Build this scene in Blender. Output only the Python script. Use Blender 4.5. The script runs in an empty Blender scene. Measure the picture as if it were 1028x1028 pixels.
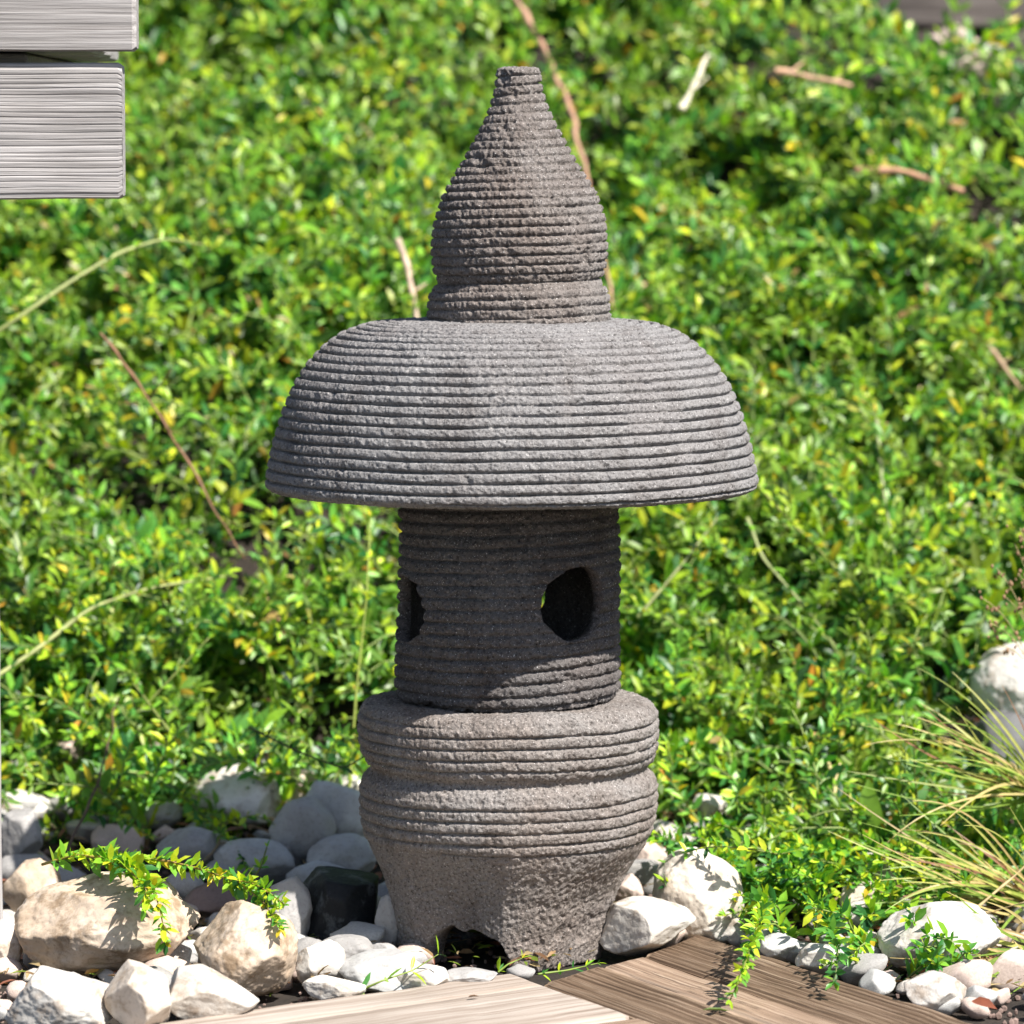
import bpy, math, random
import numpy as np
from mathutils import Vector
R=math.radians
random.seed(7); rng=np.random.default_rng(11)
S=bpy.context.scene; COL=S.collection

# ------------------------------------------------------------------ camera maths
CAMY,CAMZ,PITCH,FPX=-3.25,0.628,R(5.0),4186.0
def ray(px,py):
    a=(px-514)/FPX; b=-(py-514)/FPX
    c,s=math.cos(PITCH),math.sin(PITCH)
    return np.array([a, c+b*s, -s+b*c])
def onY(px,py,Y):
    d=ray(px,py); t=(Y-CAMY)/d[1]; return np.array([0,CAMY,CAMZ])+d*t
def onZ(px,py,z):
    d=ray(px,py); t=(z-CAMZ)/d[2]; return np.array([0,CAMY,CAMZ])+d*t
def proj(p):
    v=np.array(p)-np.array([0,CAMY,CAMZ]); c,s=math.cos(PITCH),math.sin(PITCH)
    dep=v[1]*c-v[2]*s; up=v[1]*s+v[2]*c
    return 514+FPX*v[0]/dep, 514-FPX*up/dep, dep
def mpp(Y,z=0.1): return proj((0,Y,z))[2]/FPX

# ------------------------------------------------------------------ noise
ROT=np.array([[.6337,-.5567,.5373],[.7411,.6199,-.2577],[-.1897,.5531,.8112]])
def _h(ix,iy,iz,seed):
    n=(ix.astype(np.int64)*374761393+iy.astype(np.int64)*668265263+iz.astype(np.int64)*2147483647+seed*974711)&0xffffffff
    n=((n^(n>>13))*1274126177)&0xffffffff
    n=((n^(n>>15))*668265263)&0xffffffff
    return ((n^(n>>16))&0xffff)/65535.0
def vn(P,scale=1.0,seed=0):
    P=np.asarray(P,float)@ROT*scale+100.37; I=np.floor(P); f=P-I; f=f*f*(3-2*f)
    x,y,z=I[...,0],I[...,1],I[...,2]; fx,fy,fz=f[...,0],f[...,1],f[...,2]
    def c(a,b,d): return _h(x+a,y+b,z+d,seed)
    a=c(0,0,0)*(1-fx)+c(1,0,0)*fx; b=c(0,1,0)*(1-fx)+c(1,1,0)*fx
    d=c(0,0,1)*(1-fx)+c(1,0,1)*fx; e=c(0,1,1)*(1-fx)+c(1,1,1)*fx
    return ((a*(1-fy)+b*fy)*(1-fz)+(d*(1-fy)+e*fy)*fz)*2-1
def fbm(P,scale,seed=0,o=3):
    r=0;a=1
    for k in range(o): r=r+a*vn(P,scale*2**k,seed+k*17); a*=.5
    return r

# ------------------------------------------------------------------ objects
def link(o,parent=None):
    COL.objects.link(o)
    if parent: o.parent=parent
    return o
def mesh(name,V,faces,mats,parent=None,smooth=True,mi=None,colors=None):
    """faces: list of int arrays (n,k)"""
    V=np.asarray(V,np.float32); me=bpy.data.meshes.new(name)
    me.vertices.add(len(V)); me.vertices.foreach_set('co',V.ravel())
    faces=[np.asarray(f,np.int32) for f in faces if len(f)]
    tot=sum(f.size for f in faces); n=sum(len(f) for f in faces)
    me.loops.add(tot); me.loops.foreach_set('vertex_index',np.concatenate([f.ravel() for f in faces]))
    cnt=np.concatenate([np.full(len(f),f.shape[1]) for f in faces])
    st=np.concatenate([[0],np.cumsum(cnt)[:-1]]).astype(np.int32)
    me.polygons.add(n); me.polygons.foreach_set('loop_start',st)
    if mi is not None: me.polygons.foreach_set('material_index',np.asarray(mi,np.int32))
    me.polygons.foreach_set('use_smooth',np.full(n,smooth,bool))
    for m in (mats if isinstance(mats,(list,tuple)) else [mats]): me.materials.append(m)
    if colors is not None:
        ca=me.color_attributes.new('tint','FLOAT_COLOR','POINT')
        c4=np.ones((len(V),4),np.float32); c4[:,:3]=colors; ca.data.foreach_set('color',c4.ravel())
    me.update(calc_edges=True); me.validate()
    return link(bpy.data.objects.new(name,me),parent)
def empty(name,loc,label,cat,group=None):
    o=bpy.data.objects.new(name,None); o.location=loc; o.empty_display_size=.02; link(o)
    return tag(o,label,cat,group)
def tag(o,label=None,cat=None,group=None,kind=None):
    if label: o['label']=label
    if cat: o['category']=cat
    if group: o['group']=group
    if kind: o['kind']=kind
    return o

# ------------------------------------------------------------------ materials
def newmat(name):
    m=bpy.data.materials.new(name); m.use_nodes=True; nt=m.node_tree; nt.nodes.clear()
    out=nt.nodes.new('ShaderNodeOutputMaterial'); b=nt.nodes.new('ShaderNodeBsdfPrincipled')
    nt.links.new(b.outputs[0],out.inputs[0]); return m,nt,b,out
def N(nt,t,**k):
    n=nt.nodes.new(t)
    for a,v in k.items():
        if a in n.inputs.keys(): n.inputs[a].default_value=v
        else: setattr(n,a,v)
    return n
def ramp(nt,stops,inp=None,interp='LINEAR'):
    r=nt.nodes.new('ShaderNodeValToRGB'); e=r.color_ramp.elements; r.color_ramp.interpolation=interp
    while len(e)>1: e.remove(e[-1])
    e[0].position=stops[0][0]; e[0].color=(*stops[0][1],1)
    for p,c in stops[1:]:
        x=e.new(p); x.color=(*c,1)
    if inp is not None: nt.links.new(inp,r.inputs[0])
    return r
def coords(nt,scale=(1,1,1),rand=True):
    t=N(nt,'ShaderNodeTexCoord'); mp=N(nt,'ShaderNodeMapping'); mp.inputs['Scale'].default_value=scale
    nt.links.new(t.outputs['Object'],mp.inputs[0])
    if rand:
        oi=N(nt,'ShaderNodeObjectInfo'); mu=N(nt,'ShaderNodeMath',operation='MULTIPLY'); mu.inputs[1].default_value=37.
        nt.links.new(oi.outputs['Random'],mu.inputs[0]); nt.links.new(mu.outputs[0],mp.inputs['Location'])
    return mp.outputs[0]
def noise(nt,vec,scale,detail=4,rough=.6):
    n=N(nt,'ShaderNodeTexNoise'); n.inputs['Scale'].default_value=scale; n.inputs['Detail'].default_value=detail; n.inputs['Roughness'].default_value=rough
    nt.links.new(vec,n.inputs['Vector']); return n.outputs['Fac']
def mixc(nt,fac,a,b,mode='MIX'):
    m=N(nt,'ShaderNodeMix',data_type='RGBA',blend_type=mode)
    for s,v in ((m.inputs[0],fac),(m.inputs[6],a),(m.inputs[7],b)):
        if isinstance(v,(int,float)): s.default_value=v
        elif isinstance(v,tuple): s.default_value=(*v,1)
        else: nt.links.new(v,s)
    return m.outputs[2]
def bump(nt,b,h,strength,dist,prev=None):
    u=N(nt,'ShaderNodeBump'); u.inputs['Strength'].default_value=strength; u.inputs['Distance'].default_value=dist
    nt.links.new(h,u.inputs['Height'])
    if prev: nt.links.new(prev,u.inputs['Normal'])
    nt.links.new(u.outputs[0],b.inputs['Normal']); return u.outputs[0]

def lava(name,dark,mid,light,tintc,blot=.5):
    """porous volcanic stone: speckled grains, pits, blotches"""
    m,nt,b,_=newmat(name); v=coords(nt,rand=False)
    g=noise(nt,v,420,3,.75); r=ramp(nt,[(.30,dark),(.47,mid),(.60,mid),(.72,light)],g)
    big=noise(nt,v,9,4,.6); rb=ramp(nt,[(.35,(0,0,0)),(.65,(1,1,1))],big)
    c=mixc(nt,rb.outputs[0],r.outputs[0],tintc,'MULTIPLY')
    b2=noise(nt,coords(nt,(1,1,.45),rand=False),26,5,.65); r2=ramp(nt,[(.30,(.62,.58,.56)),(.48,(1,1,1)),(.62,(1,1,1)),(.75,(1.22,1.20,1.16))],b2)
    c=mixc(nt,.85,c,r2.outputs[0],'MULTIPLY')
    vo=N(nt,'ShaderNodeTexVoronoi'); vo.inputs['Scale'].default_value=260; nt.links.new(v,vo.inputs['Vector'])
    pr=ramp(nt,[(.12,(.25,.24,.24)),(.30,(1,1,1))],vo.outputs['Distance'])
    c=mixc(nt,.55,c,pr.outputs[0],'MULTIPLY')
    fl=noise(nt,v,900,1,.5); fr=ramp(nt,[(.69,(0,0,0)),(.76,(1,1,1))],fl)
    c=mixc(nt,fr.outputs[0],c,(.62,.60,.58))
    nt.links.new(c,b.inputs['Base Color']); b.inputs['Roughness'].default_value=.92; b.inputs['Specular IOR Level'].default_value=.2
    n1=bump(nt,b,g,.8,.0022); bump(nt,b,vo.outputs['Distance'],.5,.0015,n1)
    return m
M_FIN=lava('volcanic_stone_brown',(.035,.030,.027),(.205,.190,.180),(.43,.40,.38),(.80,.72,.68))
M_ROOF=lava('volcanic_stone_grey',(.05,.047,.046),(.235,.228,.226),(.43,.42,.41),(.90,.87,.86))
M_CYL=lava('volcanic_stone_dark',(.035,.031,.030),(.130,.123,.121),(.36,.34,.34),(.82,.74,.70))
M_BASE=lava('volcanic_stone_warm',(.040,.033,.029),(.235,.219,.208),(.54,.50,.48),(.88,.79,.73))

def rock(name,c1,c2,stain,rough=.75,amt=.5,spec=.3,stainpos=.62):
    m,nt,b,_=newmat(name); v=coords(nt)
    n1=noise(nt,v,14,6,.65); r=ramp(nt,[(.32,c2),(.60,c1)],n1)
    n2=noise(nt,v,38,5,.7); st=ramp(nt,[(stainpos-.07,(0,0,0)),(stainpos+.06,(amt,)*3)],n2)
    c=mixc(nt,st.outputs[0],r.outputs[0],stain)
    n3=noise(nt,v,330,2,.6); sp=ramp(nt,[(.33,(.72,.70,.68)),(.46,(1,1,1))],n3)
    c=mixc(nt,.6,c,sp.outputs[0],'MULTIPLY')
    nt.links.new(c,b.inputs['Base Color']); b.inputs['Roughness'].default_value=rough; b.inputs['Specular IOR Level'].default_value=spec
    k=bump(nt,b,n2,.35,.004); bump(nt,b,n3,.3,.0008,k); return m
RK={'white':rock('white_limestone',(.66,.63,.58),(.46,.42,.37),(.30,.23,.17),amt=.75,stainpos=.56),
    'cream':rock('cream_limestone',(.66,.60,.52),(.50,.42,.34),(.27,.19,.12),amt=.65,stainpos=.58),
    'tan':rock('tan_sandstone',(.60,.50,.40),(.42,.31,.21),(.20,.13,.07),amt=.75,stainpos=.56),
    'pink':rock('pinkish_stone',(.66,.54,.47),(.50,.38,.32),(.33,.22,.17)),
    'grey':rock('grey_river_stone',(.40,.385,.37),(.27,.26,.25),(.17,.16,.15)),
    'pale':rock('pale_grey_stone',(.52,.52,.50),(.38,.37,.36),(.24,.22,.19)),
    'brown':rock('reddish_brown_stone',(.27,.19,.16),(.17,.12,.10),(.10,.07,.05)),
    'dark':rock('dark_grey_stone',(.13,.13,.13),(.07,.07,.072),(.05,.045,.04)),
    'black':rock('black_basalt',(.030,.032,.035),(.012,.013,.014),(.13,.14,.145),rough=.62,spec=.18,amt=.8,stainpos=.60)}

def leafmat(name,trans=.35,rough=.42):
    m,nt,b,out=newmat(name)
    a=N(nt,'ShaderNodeAttribute',attribute_name='tint')
    v=coords(nt,rand=False); n=noise(nt,v,160,2,.5); r=ramp(nt,[(.3,(.78,.80,.76)),(.7,(1.12,1.1,1.05))],n)
    c=mixc(nt,1.,a.outputs['Color'],r.outputs[0],'MULTIPLY')
    nt.links.new(c,b.inputs['Base Color']); b.inputs['Roughness'].default_value=rough; b.inputs['Specular IOR Level'].default_value=.5
    tr=N(nt,'ShaderNodeBsdfTranslucent'); tc=mixc(nt,1.,c,(1.2,1.3,.5),'MULTIPLY'); nt.links.new(tc,tr.inputs[0])
    mx=N(nt,'ShaderNodeMixShader'); mx.inputs[0].default_value=trans
    nt.links.new(b.outputs[0],mx.inputs[1]); nt.links.new(tr.outputs[0],mx.inputs[2]); nt.links.new(mx.outputs[0],out.inputs[0])
    return m
M_LEAF=leafmat('leaf_surface',.32,.40)
M_STEM=leafmat('stem_surface',.0,.6)

def soil():
    m,nt,b,_=newmat('dark_soil'); v=coords(nt,rand=False)
    n=noise(nt,v,30,8,.7); r=ramp(nt,[(.3,(.010,.007,.005)),(.55,(.028,.020,.014)),(.75,(.07,.052,.036))],n)
    nt.links.new(r.outputs[0],b.inputs['Base Color']); b.inputs['Roughness'].default_value=.95; bump(nt,b,n,.8,.01); return m
M_SOIL=soil()

def wood(name,c1,c2,c3,axis_scale,rough=.75,crack=(.03,.02,.015),crackamt=.8):
    """grain runs along local X"""
    m,nt,b,_=newmat(name)
    v=coords(nt,axis_scale); g=noise(nt,v,1.0,6,.62)
    r=ramp(nt,[(.30,c1),(.5,c2),(.68,c3)],g)
    v2=coords(nt,(axis_scale[0]*.5,axis_scale[1]*2.6,axis_scale[2]*2.6)); g2=noise(nt,v2,1.0,3,.6)
    k=ramp(nt,[(.33,(crackamt,)*3),(.41,(0,0,0))],g2)
    c=mixc(nt,k.outputs[0],r.outputs[0],crack)
    v3=coords(nt,(7,9,9)); g3=noise(nt,v3,1.0,3,.5); r3=ramp(nt,[(.3,(.82,.80,.78)),(.7,(1.08,1.06,1.05))],g3)
    c=mixc(nt,1.,c,r3.outputs[0],'MULTIPLY')
    nt.links.new(c,b.inputs['Base Color']); b.inputs['Roughness'].default_value=rough; b.inputs['Specular IOR Level'].default_value=.25
    q=bump(nt,b,g,.5,.002); bump(nt,b,g2,.4,.001,q); return m
M_DECK=wood('weathered_brown_decking',(.06,.038,.024),(.17,.115,.075),(.33,.25,.18),(5,420,420))
M_DECKL=wood('worn_light_brown_decking',(.14,.09,.06),(.29,.205,.145),(.44,.34,.26),(4,330,330))
M_PALE=wood('bleached_timber',(.20,.155,.12),(.36,.305,.26),(.50,.45,.40),(3.5,240,240),crackamt=.35,crack=(.2,.14,.10))
M_BENCH=wood('silvered_timber',(.20,.19,.185),(.34,.325,.32),(.46,.445,.44),(7,220,300),crackamt=.5,crack=(.14,.12,.11))
M_POST=wood('pale_grey_post_wood',(.33,.31,.31),(.46,.44,.44),(.66,.64,.64),(120,120,6),crackamt=.2)
M_OLD=wood('dark_old_timber',(.05,.042,.04),(.10,.085,.08),(.17,.15,.14),(8,120,120))

# ------------------------------------------------------------------ terrain
def gz(Y,X=0.0):
    Y=np.asarray(Y,float); X=np.asarray(X,float)
    z=np.where(Y<.08,0,np.where(Y<.52,(Y-.08)*.12,.0528+(Y-.52)*.64))
    z=np.where(Y>2.25,.0528+(2.25-.52)*.64+(Y-2.25)*.05,z)
    P=np.stack([X+0*Y,Y+0*X,0*X+0*Y],-1)
    amp=np.clip((Y-.55)*4,0,1)
    z=z+amp*(.075*vn(P,4.2,3)+.06*vn(P,8.,5))
    return z
def ground():
    def grid(x0,x1,nx,y0,y1,ny):
        xs=np.linspace(x0,x1,nx); ys=np.linspace(y0,y1,ny); X,Y=np.meshgrid(xs,ys); Z=gz(Y,X)
        P=np.stack([X,Y,Z],-1); near=np.clip((Y-.0)*3,0,1)
        Z=Z+(.006*fbm(P,28,9)-.004)*np.clip(.3+near,0,1)-.006
        V=np.stack([X,Y,Z],-1).reshape(-1,3); i=np.arange(nx*ny).reshape(ny,nx)
        return V,np.stack([i[:-1,:-1],i[:-1,1:],i[1:,1:],i[1:,:-1]],-1).reshape(-1,4)
    V1,F1=grid(-1.6,1.6,260,-1.0,3.0,320)
    # skirt to the horizon (coarse ring, joined below the fine part's edge)
    V=[V1];F=[F1]
    ring=[]
    s=[(-1.6,-1.0),(1.6,-1.0),(1.6,3.0),(-1.6,3.0)]; b=[(-60,-60),(60,-60),(60,60),(-60,60)]
    base=len(V1)
    A=[(x,y,-.012 if y<0 else 1.10) for x,y in s]+[(x,y,-.05 if y<0 else 3.2) for x,y in b]
    V.append(np.array(A)); F.append(np.array([[base+4+i,base+4+(i+1)%4,base+(i+1)%4,base+i] for i in range(4)]))
    return tag(mesh('ground',np.concatenate(V),[np.concatenate(F)],M_SOIL),kind='structure')
ground()

# ------------------------------------------------------------------ lantern
LX=onY(511,514,0)[0]
lant=empty('stone_lantern',(LX,0,0),'grey volcanic stone garden lantern with ribbed domed roof standing beside the wooden deck','lantern')
def Zs(py): return onY(511,py,0)[2]
def Rs(r,py): return r*proj((0,0,Zs(py)))[2]/FPX
def resample(pts,step):
    pts=np.array(pts,float); 
    # catmull-like smoothing by dense linear + gaussian
    seg=np.hypot(*np.diff(pts,axis=0).T); s=np.concatenate([[0],np.cumsum(seg)]); L=s[-1]
    n=int(L/step)+1; t=np.linspace(0,L,n)
    q=np.stack([np.interp(t,s,pts[:,0]),np.interp(t,s,pts[:,1])],-1); return q,t
def smooth(q,sig):
    k=int(sig*3)+1; w=np.exp(-.5*(np.arange(-k,k+1)/sig)**2); w/=w.sum()
    out=q.copy()
    for c in range(2):
        a=np.concatenate([2*q[0,c]-q[k:0:-1,c],q[:,c],2*q[-1,c]-q[-2:-k-2:-1,c]]); out[:,c]=np.convolve(a,w,'valid')
    return out
def lathe(name,prof_px,mat,pitch_px,gdepth,gw,rough,env,nseg,seed,cx=None,holes=(),inner=None,arches=(),facet=None,sig=3,step=.0009,tilt=0,cap=True,spiral=1,lump=.0012,jit=.7,bulge=.30):
    prof=[(Rs(r,y),Zs(y)) for r,y in prof_px]
    q,t=resample(prof,step); q=smooth(q,sig); n=len(q)
    d=np.gradient(q,axis=0); d/=np.maximum(np.hypot(d[:,0],d[:,1]),1e-9)[:,None]
    nr,nz=-d[:,1],d[:,0]      # outward normal for a profile running top->bottom: (r up, z down)
    nr,nz=-d[:,1],d[:,0]
    if (nr*1).mean()<0: nr,nz=-nr,-nz
    th=np.linspace(0,2*np.pi,nseg,endpoint=False)     # theta=0 faces camera (-Y), positive to +X
    T,_=np.meshgrid(th,np.arange(n)); 
    r=q[:,0][:,None]+0*T; z=q[:,1][:,None]+0*T
    X=r*np.sin(T); Y=-r*np.cos(T); P=np.stack([X,Y,z],-1)+seed
    # coil grooves
    pitch=pitch_px*mpp(0,.3); arc=t[:,None]
    ph=arc/pitch+spiral*T/(2*np.pi)+jit*(.13*vn(P,26,seed)+.22*vn(P,7,seed+1))
    fr=np.abs(ph-np.round(ph)); pyv=np.interp(q[:,1][::-1],[Zs(y) for y in np.arange(1000,50,-5)],np.arange(1000,50,-5))[::-1]
    E=np.array([env(y) for y in pyv])[:,None]
    gv=gw*(1+.5*vn(P,60,seed+2))
    g=-gdepth*E*np.exp(-(fr/gv)**2)*(.75+.45*vn(P,45,seed+3)) + gdepth*.22*E*np.cos(2*np.pi*(fr))*-1*0
    g+=-gdepth*.25*E*(2*fr-1+.0)**2*0 + gdepth*bulge*E*(1-(1-2*fr)**2)
    pits=np.clip(vn(P,300,seed+4)-.15,0,1)*1.0+np.clip(vn(P,150,seed+9)-.45,0,1)*1.6
    hole=np.clip(vn(P,70,seed+12)-.62,0,1)*5
    disp=g-rough*pits*.9-rough*hole+rough*.45*vn(P,480,seed+5)+lump*vn(P,22,seed+6)
    r2=r+nr[:,None]*disp; z2=z+nz[:,None]*disp
    if facet:
        for ang,k,y0,y1 in facet:
            dl=(T-ang+np.pi)%(2*np.pi)-np.pi
            m=np.clip((Zs(y0)-z2)/(Zs(y0)-Zs(y1)),0,1); m=m*m*(3-2*m)
            lim=r*k/np.maximum(np.cos(dl),.2); lim=lim+disp
            r2=np.where(np.abs(dl)<1.2,r2*(1-m)+np.minimum(r2,lim)*m,r2)
    cxv=np.zeros(n) if cx is None else np.array([cx(y) for y in pyv])*mpp(0,.1)
    X=r2*np.sin(T)+cxv[:,None]; Y=-r2*np.cos(T)
    z2=z2+tilt*X
    V=np.stack([X,Y,z2],-1).reshape(-1,3)
    idx=np.arange(n*nseg).reshape(n,nseg); nx=np.roll(idx,-1,1)
    Q=np.stack([idx[:-1],idx[1:],nx[1:],nx[:-1]],-1).reshape(-1,4)
    Vs=[V];Fs=[];tris=[]
    if inner is None:
        Fs.append(Q)
        if cap:
            for row,flip in ((0,False),(n-1,True)):
                c=len(V)+len(Vs)-1; ctr=V[idx[row]].mean(0)
                Vs.append(ctr[None]); a=np.stack([idx[row],nx[row],np.full(nseg,c)],-1)
                tris.append(a[:,::-1] if flip else a)
        mesh_faces=[np.concatenate(Fs)]+tris
        return mesh(name,np.concatenate(Vs),mesh_faces,mat,lant)
    # shell with openings
    rin=inner
    mid_r=float(q[:,0].mean())
    TT=T; ZZ=q[:,1][:,None]+0*T
    keep=np.ones((n,nseg),bool)
    def inside(Tq,Zq):
        m=np.zeros(Tq.shape,bool)
        for a,zc,rad,rz in holes:
            dl=((Tq-a+np.pi)%(2*np.pi)-np.pi)*mid_r; m|=((dl/rad)**2+((Zq-zc)/rz)**2<1)
        for a,half,ztop in arches:
            dl=((Tq-a+np.pi)%(2*np.pi)-np.pi); e=ztop*(1-(np.abs(dl)/half)**3.0); m|=(np.abs(dl)<half)&(Zq<e)
        return m
    j=(.0012/mid_r)*0
    Tc=(T+ (np.pi/nseg)); Zc=ZZ-step*.5
    P0=np.stack([mid_r*np.sin(Tc),-mid_r*np.cos(Tc),Zc],-1)
    wob=.0018*vn(P0,60,seed+7)+(.003*vn(P0,110,seed+8) if arches else 0)
    out=inside(Tc+wob/mid_r,Zc+wob)[:-1]
    Qg=Q.reshape(n-1,nseg,4)[~out]
    # inner shell: same parametrisation
    ri=np.minimum(rin(ZZ)+.002*vn(P,40,seed+8),r2-.006); Vi=np.stack([ri*np.sin(T)+cxv[:,None],-ri*np.cos(T),z2],-1).reshape(-1,3)
    off=len(V)
    alls=[Qg,Qg[:,::-1]+off]
    E1=Qg[:,[0,1,1,2,2,3,3,0]].reshape(-1,2); key=np.sort(E1,1); kk=key[:,0].astype(np.int64)*(off+1)+key[:,1]
    u,inv,cnt=np.unique(kk,return_inverse=True,return_counts=True); be=E1[cnt[inv]==1]
    alls.append(np.stack([be[:,1],be[:,0],be[:,0]+off,be[:,1]+off],-1))
    V=np.concatenate([V,Vi])
    # relax opening borders a little
    bv=np.unique(be)
    nb={int(k):[] for k in bv}
    for a,b_ in be: nb[int(a)].append(int(b_)); nb[int(b_)].append(int(a))
    for it in range(3):
        new={}
        for k,l in nb.items():
            if len(l)==2 and ZZ.ravel()[k]>Zs(2000)and k>=nseg and k<off-nseg: new[k]=V[k]*.4+(V[l[0]]+V[l[1]])*.3
        for k,p in new.items(): V[k+off]+= (p-V[k])*.6; V[k]=p
    return mesh(name,V,[np.concatenate(alls)],mat,lant)

one=lambda y:1.
lathe('finial',[(0.5,66.5),(19,67),(22.5,70),(22.5,80),(24.5,95),(29,110),(40,131),(62,169),(79,196),(86.5,223),(88.5,250),(86,272),(81,281),(82,285),(89,291),(91,299),(92,320),(89,330),(20,332)],
      M_FIN,9.6,.0030,.11,.0020,lambda y:1. if 74<y<322 else 0.,1000,3,sig=2.5,lump=.0013,tilt=.01,jit=.5,bulge=.16,cx=lambda y:10.0)
lathe('roof',[(1,319),(60,320),(106,321),(146,325),(171,334),(190,348),(205,364),(219,386),(230,412),(240,446),(245.5,474),(247,485),(243,490),(234,492),(150,483),(90,480),(2,480)],
      M_ROOF,10.9,.0046,.10,.0011,lambda y:1. if 322<y<487 else 0.,1400,5,sig=3,spiral=1,lump=.0004,step=.0007,jit=.45,bulge=.16,cx=lambda y:2.5)
hz=Zs(600)
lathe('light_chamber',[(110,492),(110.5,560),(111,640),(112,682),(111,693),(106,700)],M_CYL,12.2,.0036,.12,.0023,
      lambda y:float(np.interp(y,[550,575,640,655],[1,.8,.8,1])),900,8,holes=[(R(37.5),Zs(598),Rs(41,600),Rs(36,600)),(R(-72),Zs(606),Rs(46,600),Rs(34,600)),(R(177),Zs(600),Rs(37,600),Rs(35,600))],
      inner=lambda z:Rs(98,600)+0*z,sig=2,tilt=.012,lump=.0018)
def benv(y):
    if 712<y<764: return 1.
    if 786<y<838: return 1.
    return 0.
def bcx(y): return float(np.interp(y,[700,800,845,890,925,970],[0,-1,-1.5,-8,-11,-11]))
lathe('base',[(60,701),(110,701),(134,701),(145,705),(149,714),(150,735),(148,752),(143,762),(137,768),(139,772),(147,778),(148.5,790),(148,812),(145,830),(138,848),(127,869),(117.5,890),(109,922),(106,950),(104,957)],
      M_BASE,11.5,.0036,.09,.0015,benv,1100,12,cx=bcx,facet=[(R(-24),.90,812,900),(R(50),.93,830,910),(R(120),.9,830,910),(R(216),.9,830,910),(R(-95),.92,830,910)],
      arches=[(R(-21),R(27),Zs(914)),(R(98),R(19),Zs(916)),(R(218),R(19),Zs(916))],
      inner=lambda z:np.where(z>Zs(800),Rs(58,700),Rs(74,900)),sig=2.5,lump=.0014)

# ------------------------------------------------------------------ stones
def ico(sub):
    import bmesh
    bm=bmesh.new(); bmesh.ops.create_icosphere(bm,subdivisions=sub,radius=1)
    V=np.array([v.co[:] for v in bm.verts]); F=np.array([[v.index for v in f.verts] for f in bm.faces]); bm.free(); return V,F
ICO5=ico(6); ICO4=ico(5); ICO3=ico(3)
def stone_shape(seed,angular=.5,notch=None,sub=ICO4,box=False,nf=9,wob=.16):
    V,F=sub; V=V.copy(); r=np.random.default_rng(seed)
    V=V*(1+wob*vn(V,1.1,seed)+wob*.45*vn(V,2.4,seed+1))[:,None]
    if notch is not None:
        for dv,w,dep in notch:
            dv=np.array(dv,float); dv/=np.linalg.norm(dv); u=V/np.linalg.norm(V,axis=1)[:,None]
            V=V*(1-dep*np.exp(-(np.arccos(np.clip(u@dv,-1,1))/w)**2))[:,None]
    if box:
        Ns=np.array([[.62,-.78,.05],[-.25,-.95,-.12],[-.85,-.5,.25],[.0,-.80,.62],[1,-.0,-.1],[.12,-.1,1],[0,1,0],[0,0,-1],[.2,-.75,-.65],[-.7,-.3,.75],[.75,-.2,.7]]); ds=[.56,.60,.62,.70,.66,.60,.6,.62,.70,.74,.84]
    else:
        Ns=r.normal(size=(nf+3,3)); ds=r.uniform(.54,.84,nf+3)+ (1-angular)*.26
    for nv,dd in zip(Ns,ds):
        nv=nv/np.linalg.norm(nv); h=V@nv-dd; k=.07-.045*angular if not box else .006
        h=np.where(h>k,h-k*.5,np.where(h>0,h*h/(2*k),0)); V=V-nv*(h*.95)[:,None]
    V=V*(1+(.006 if box else .022)*fbm(V,5,seed+2)+(.0 if box else .011)*vn(V,20,seed+5)+(.0 if box else .004)*vn(V,60,seed+8)+(0 if box else -.02)*np.clip(vn(V,7,seed+6)-.4,0,1))[:,None]
    mn,mx=V.min(0),V.max(0); V=(V-(mn+mx)/2)/((mx-mn)/2)
    return V,F
def find_Y(py,zoff=0.0):
    lo,hi=-1.,1.6
    for _ in range(40):
        m=(lo+hi)/2
        if proj((0,m,float(gz(m))+zoff))[1]>py: lo=m
        else: hi=m
    return m
def stone(x0,y0,x1,y1,mat,label,seed,angular=.4,notch=None,depth=1.,tilt=0,lift=0.,sub=ICO4,box=False,Y=None,group='stones around the lantern',name='stone',cat='stone',nf=9):
    Yb=find_Y(y1) if Y is None else Y
    s=mpp(Yb); w=(x1-x0)*s/2; h=(y1-y0)*s/2; dy=depth*min(w,1.3*h+.01)*1.0
    V,F=stone_shape(seed,angular,notch,sub,box,nf)
    c,sn=math.cos(tilt),math.sin(tilt)
    V=V@np.array([[c,0,sn],[0,1,0],[-sn,0,c]]); V=V/np.abs(V).max(0)
    V=V*np.array([w,dy,h])
    Yc=Yb+dy*.55; p=onY((x0+x1)/2,(y0+y1)/2,Yc)
    o=mesh(name,V,[F],RK[mat]); o.location=p
    return tag(o,label,cat,group)
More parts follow.
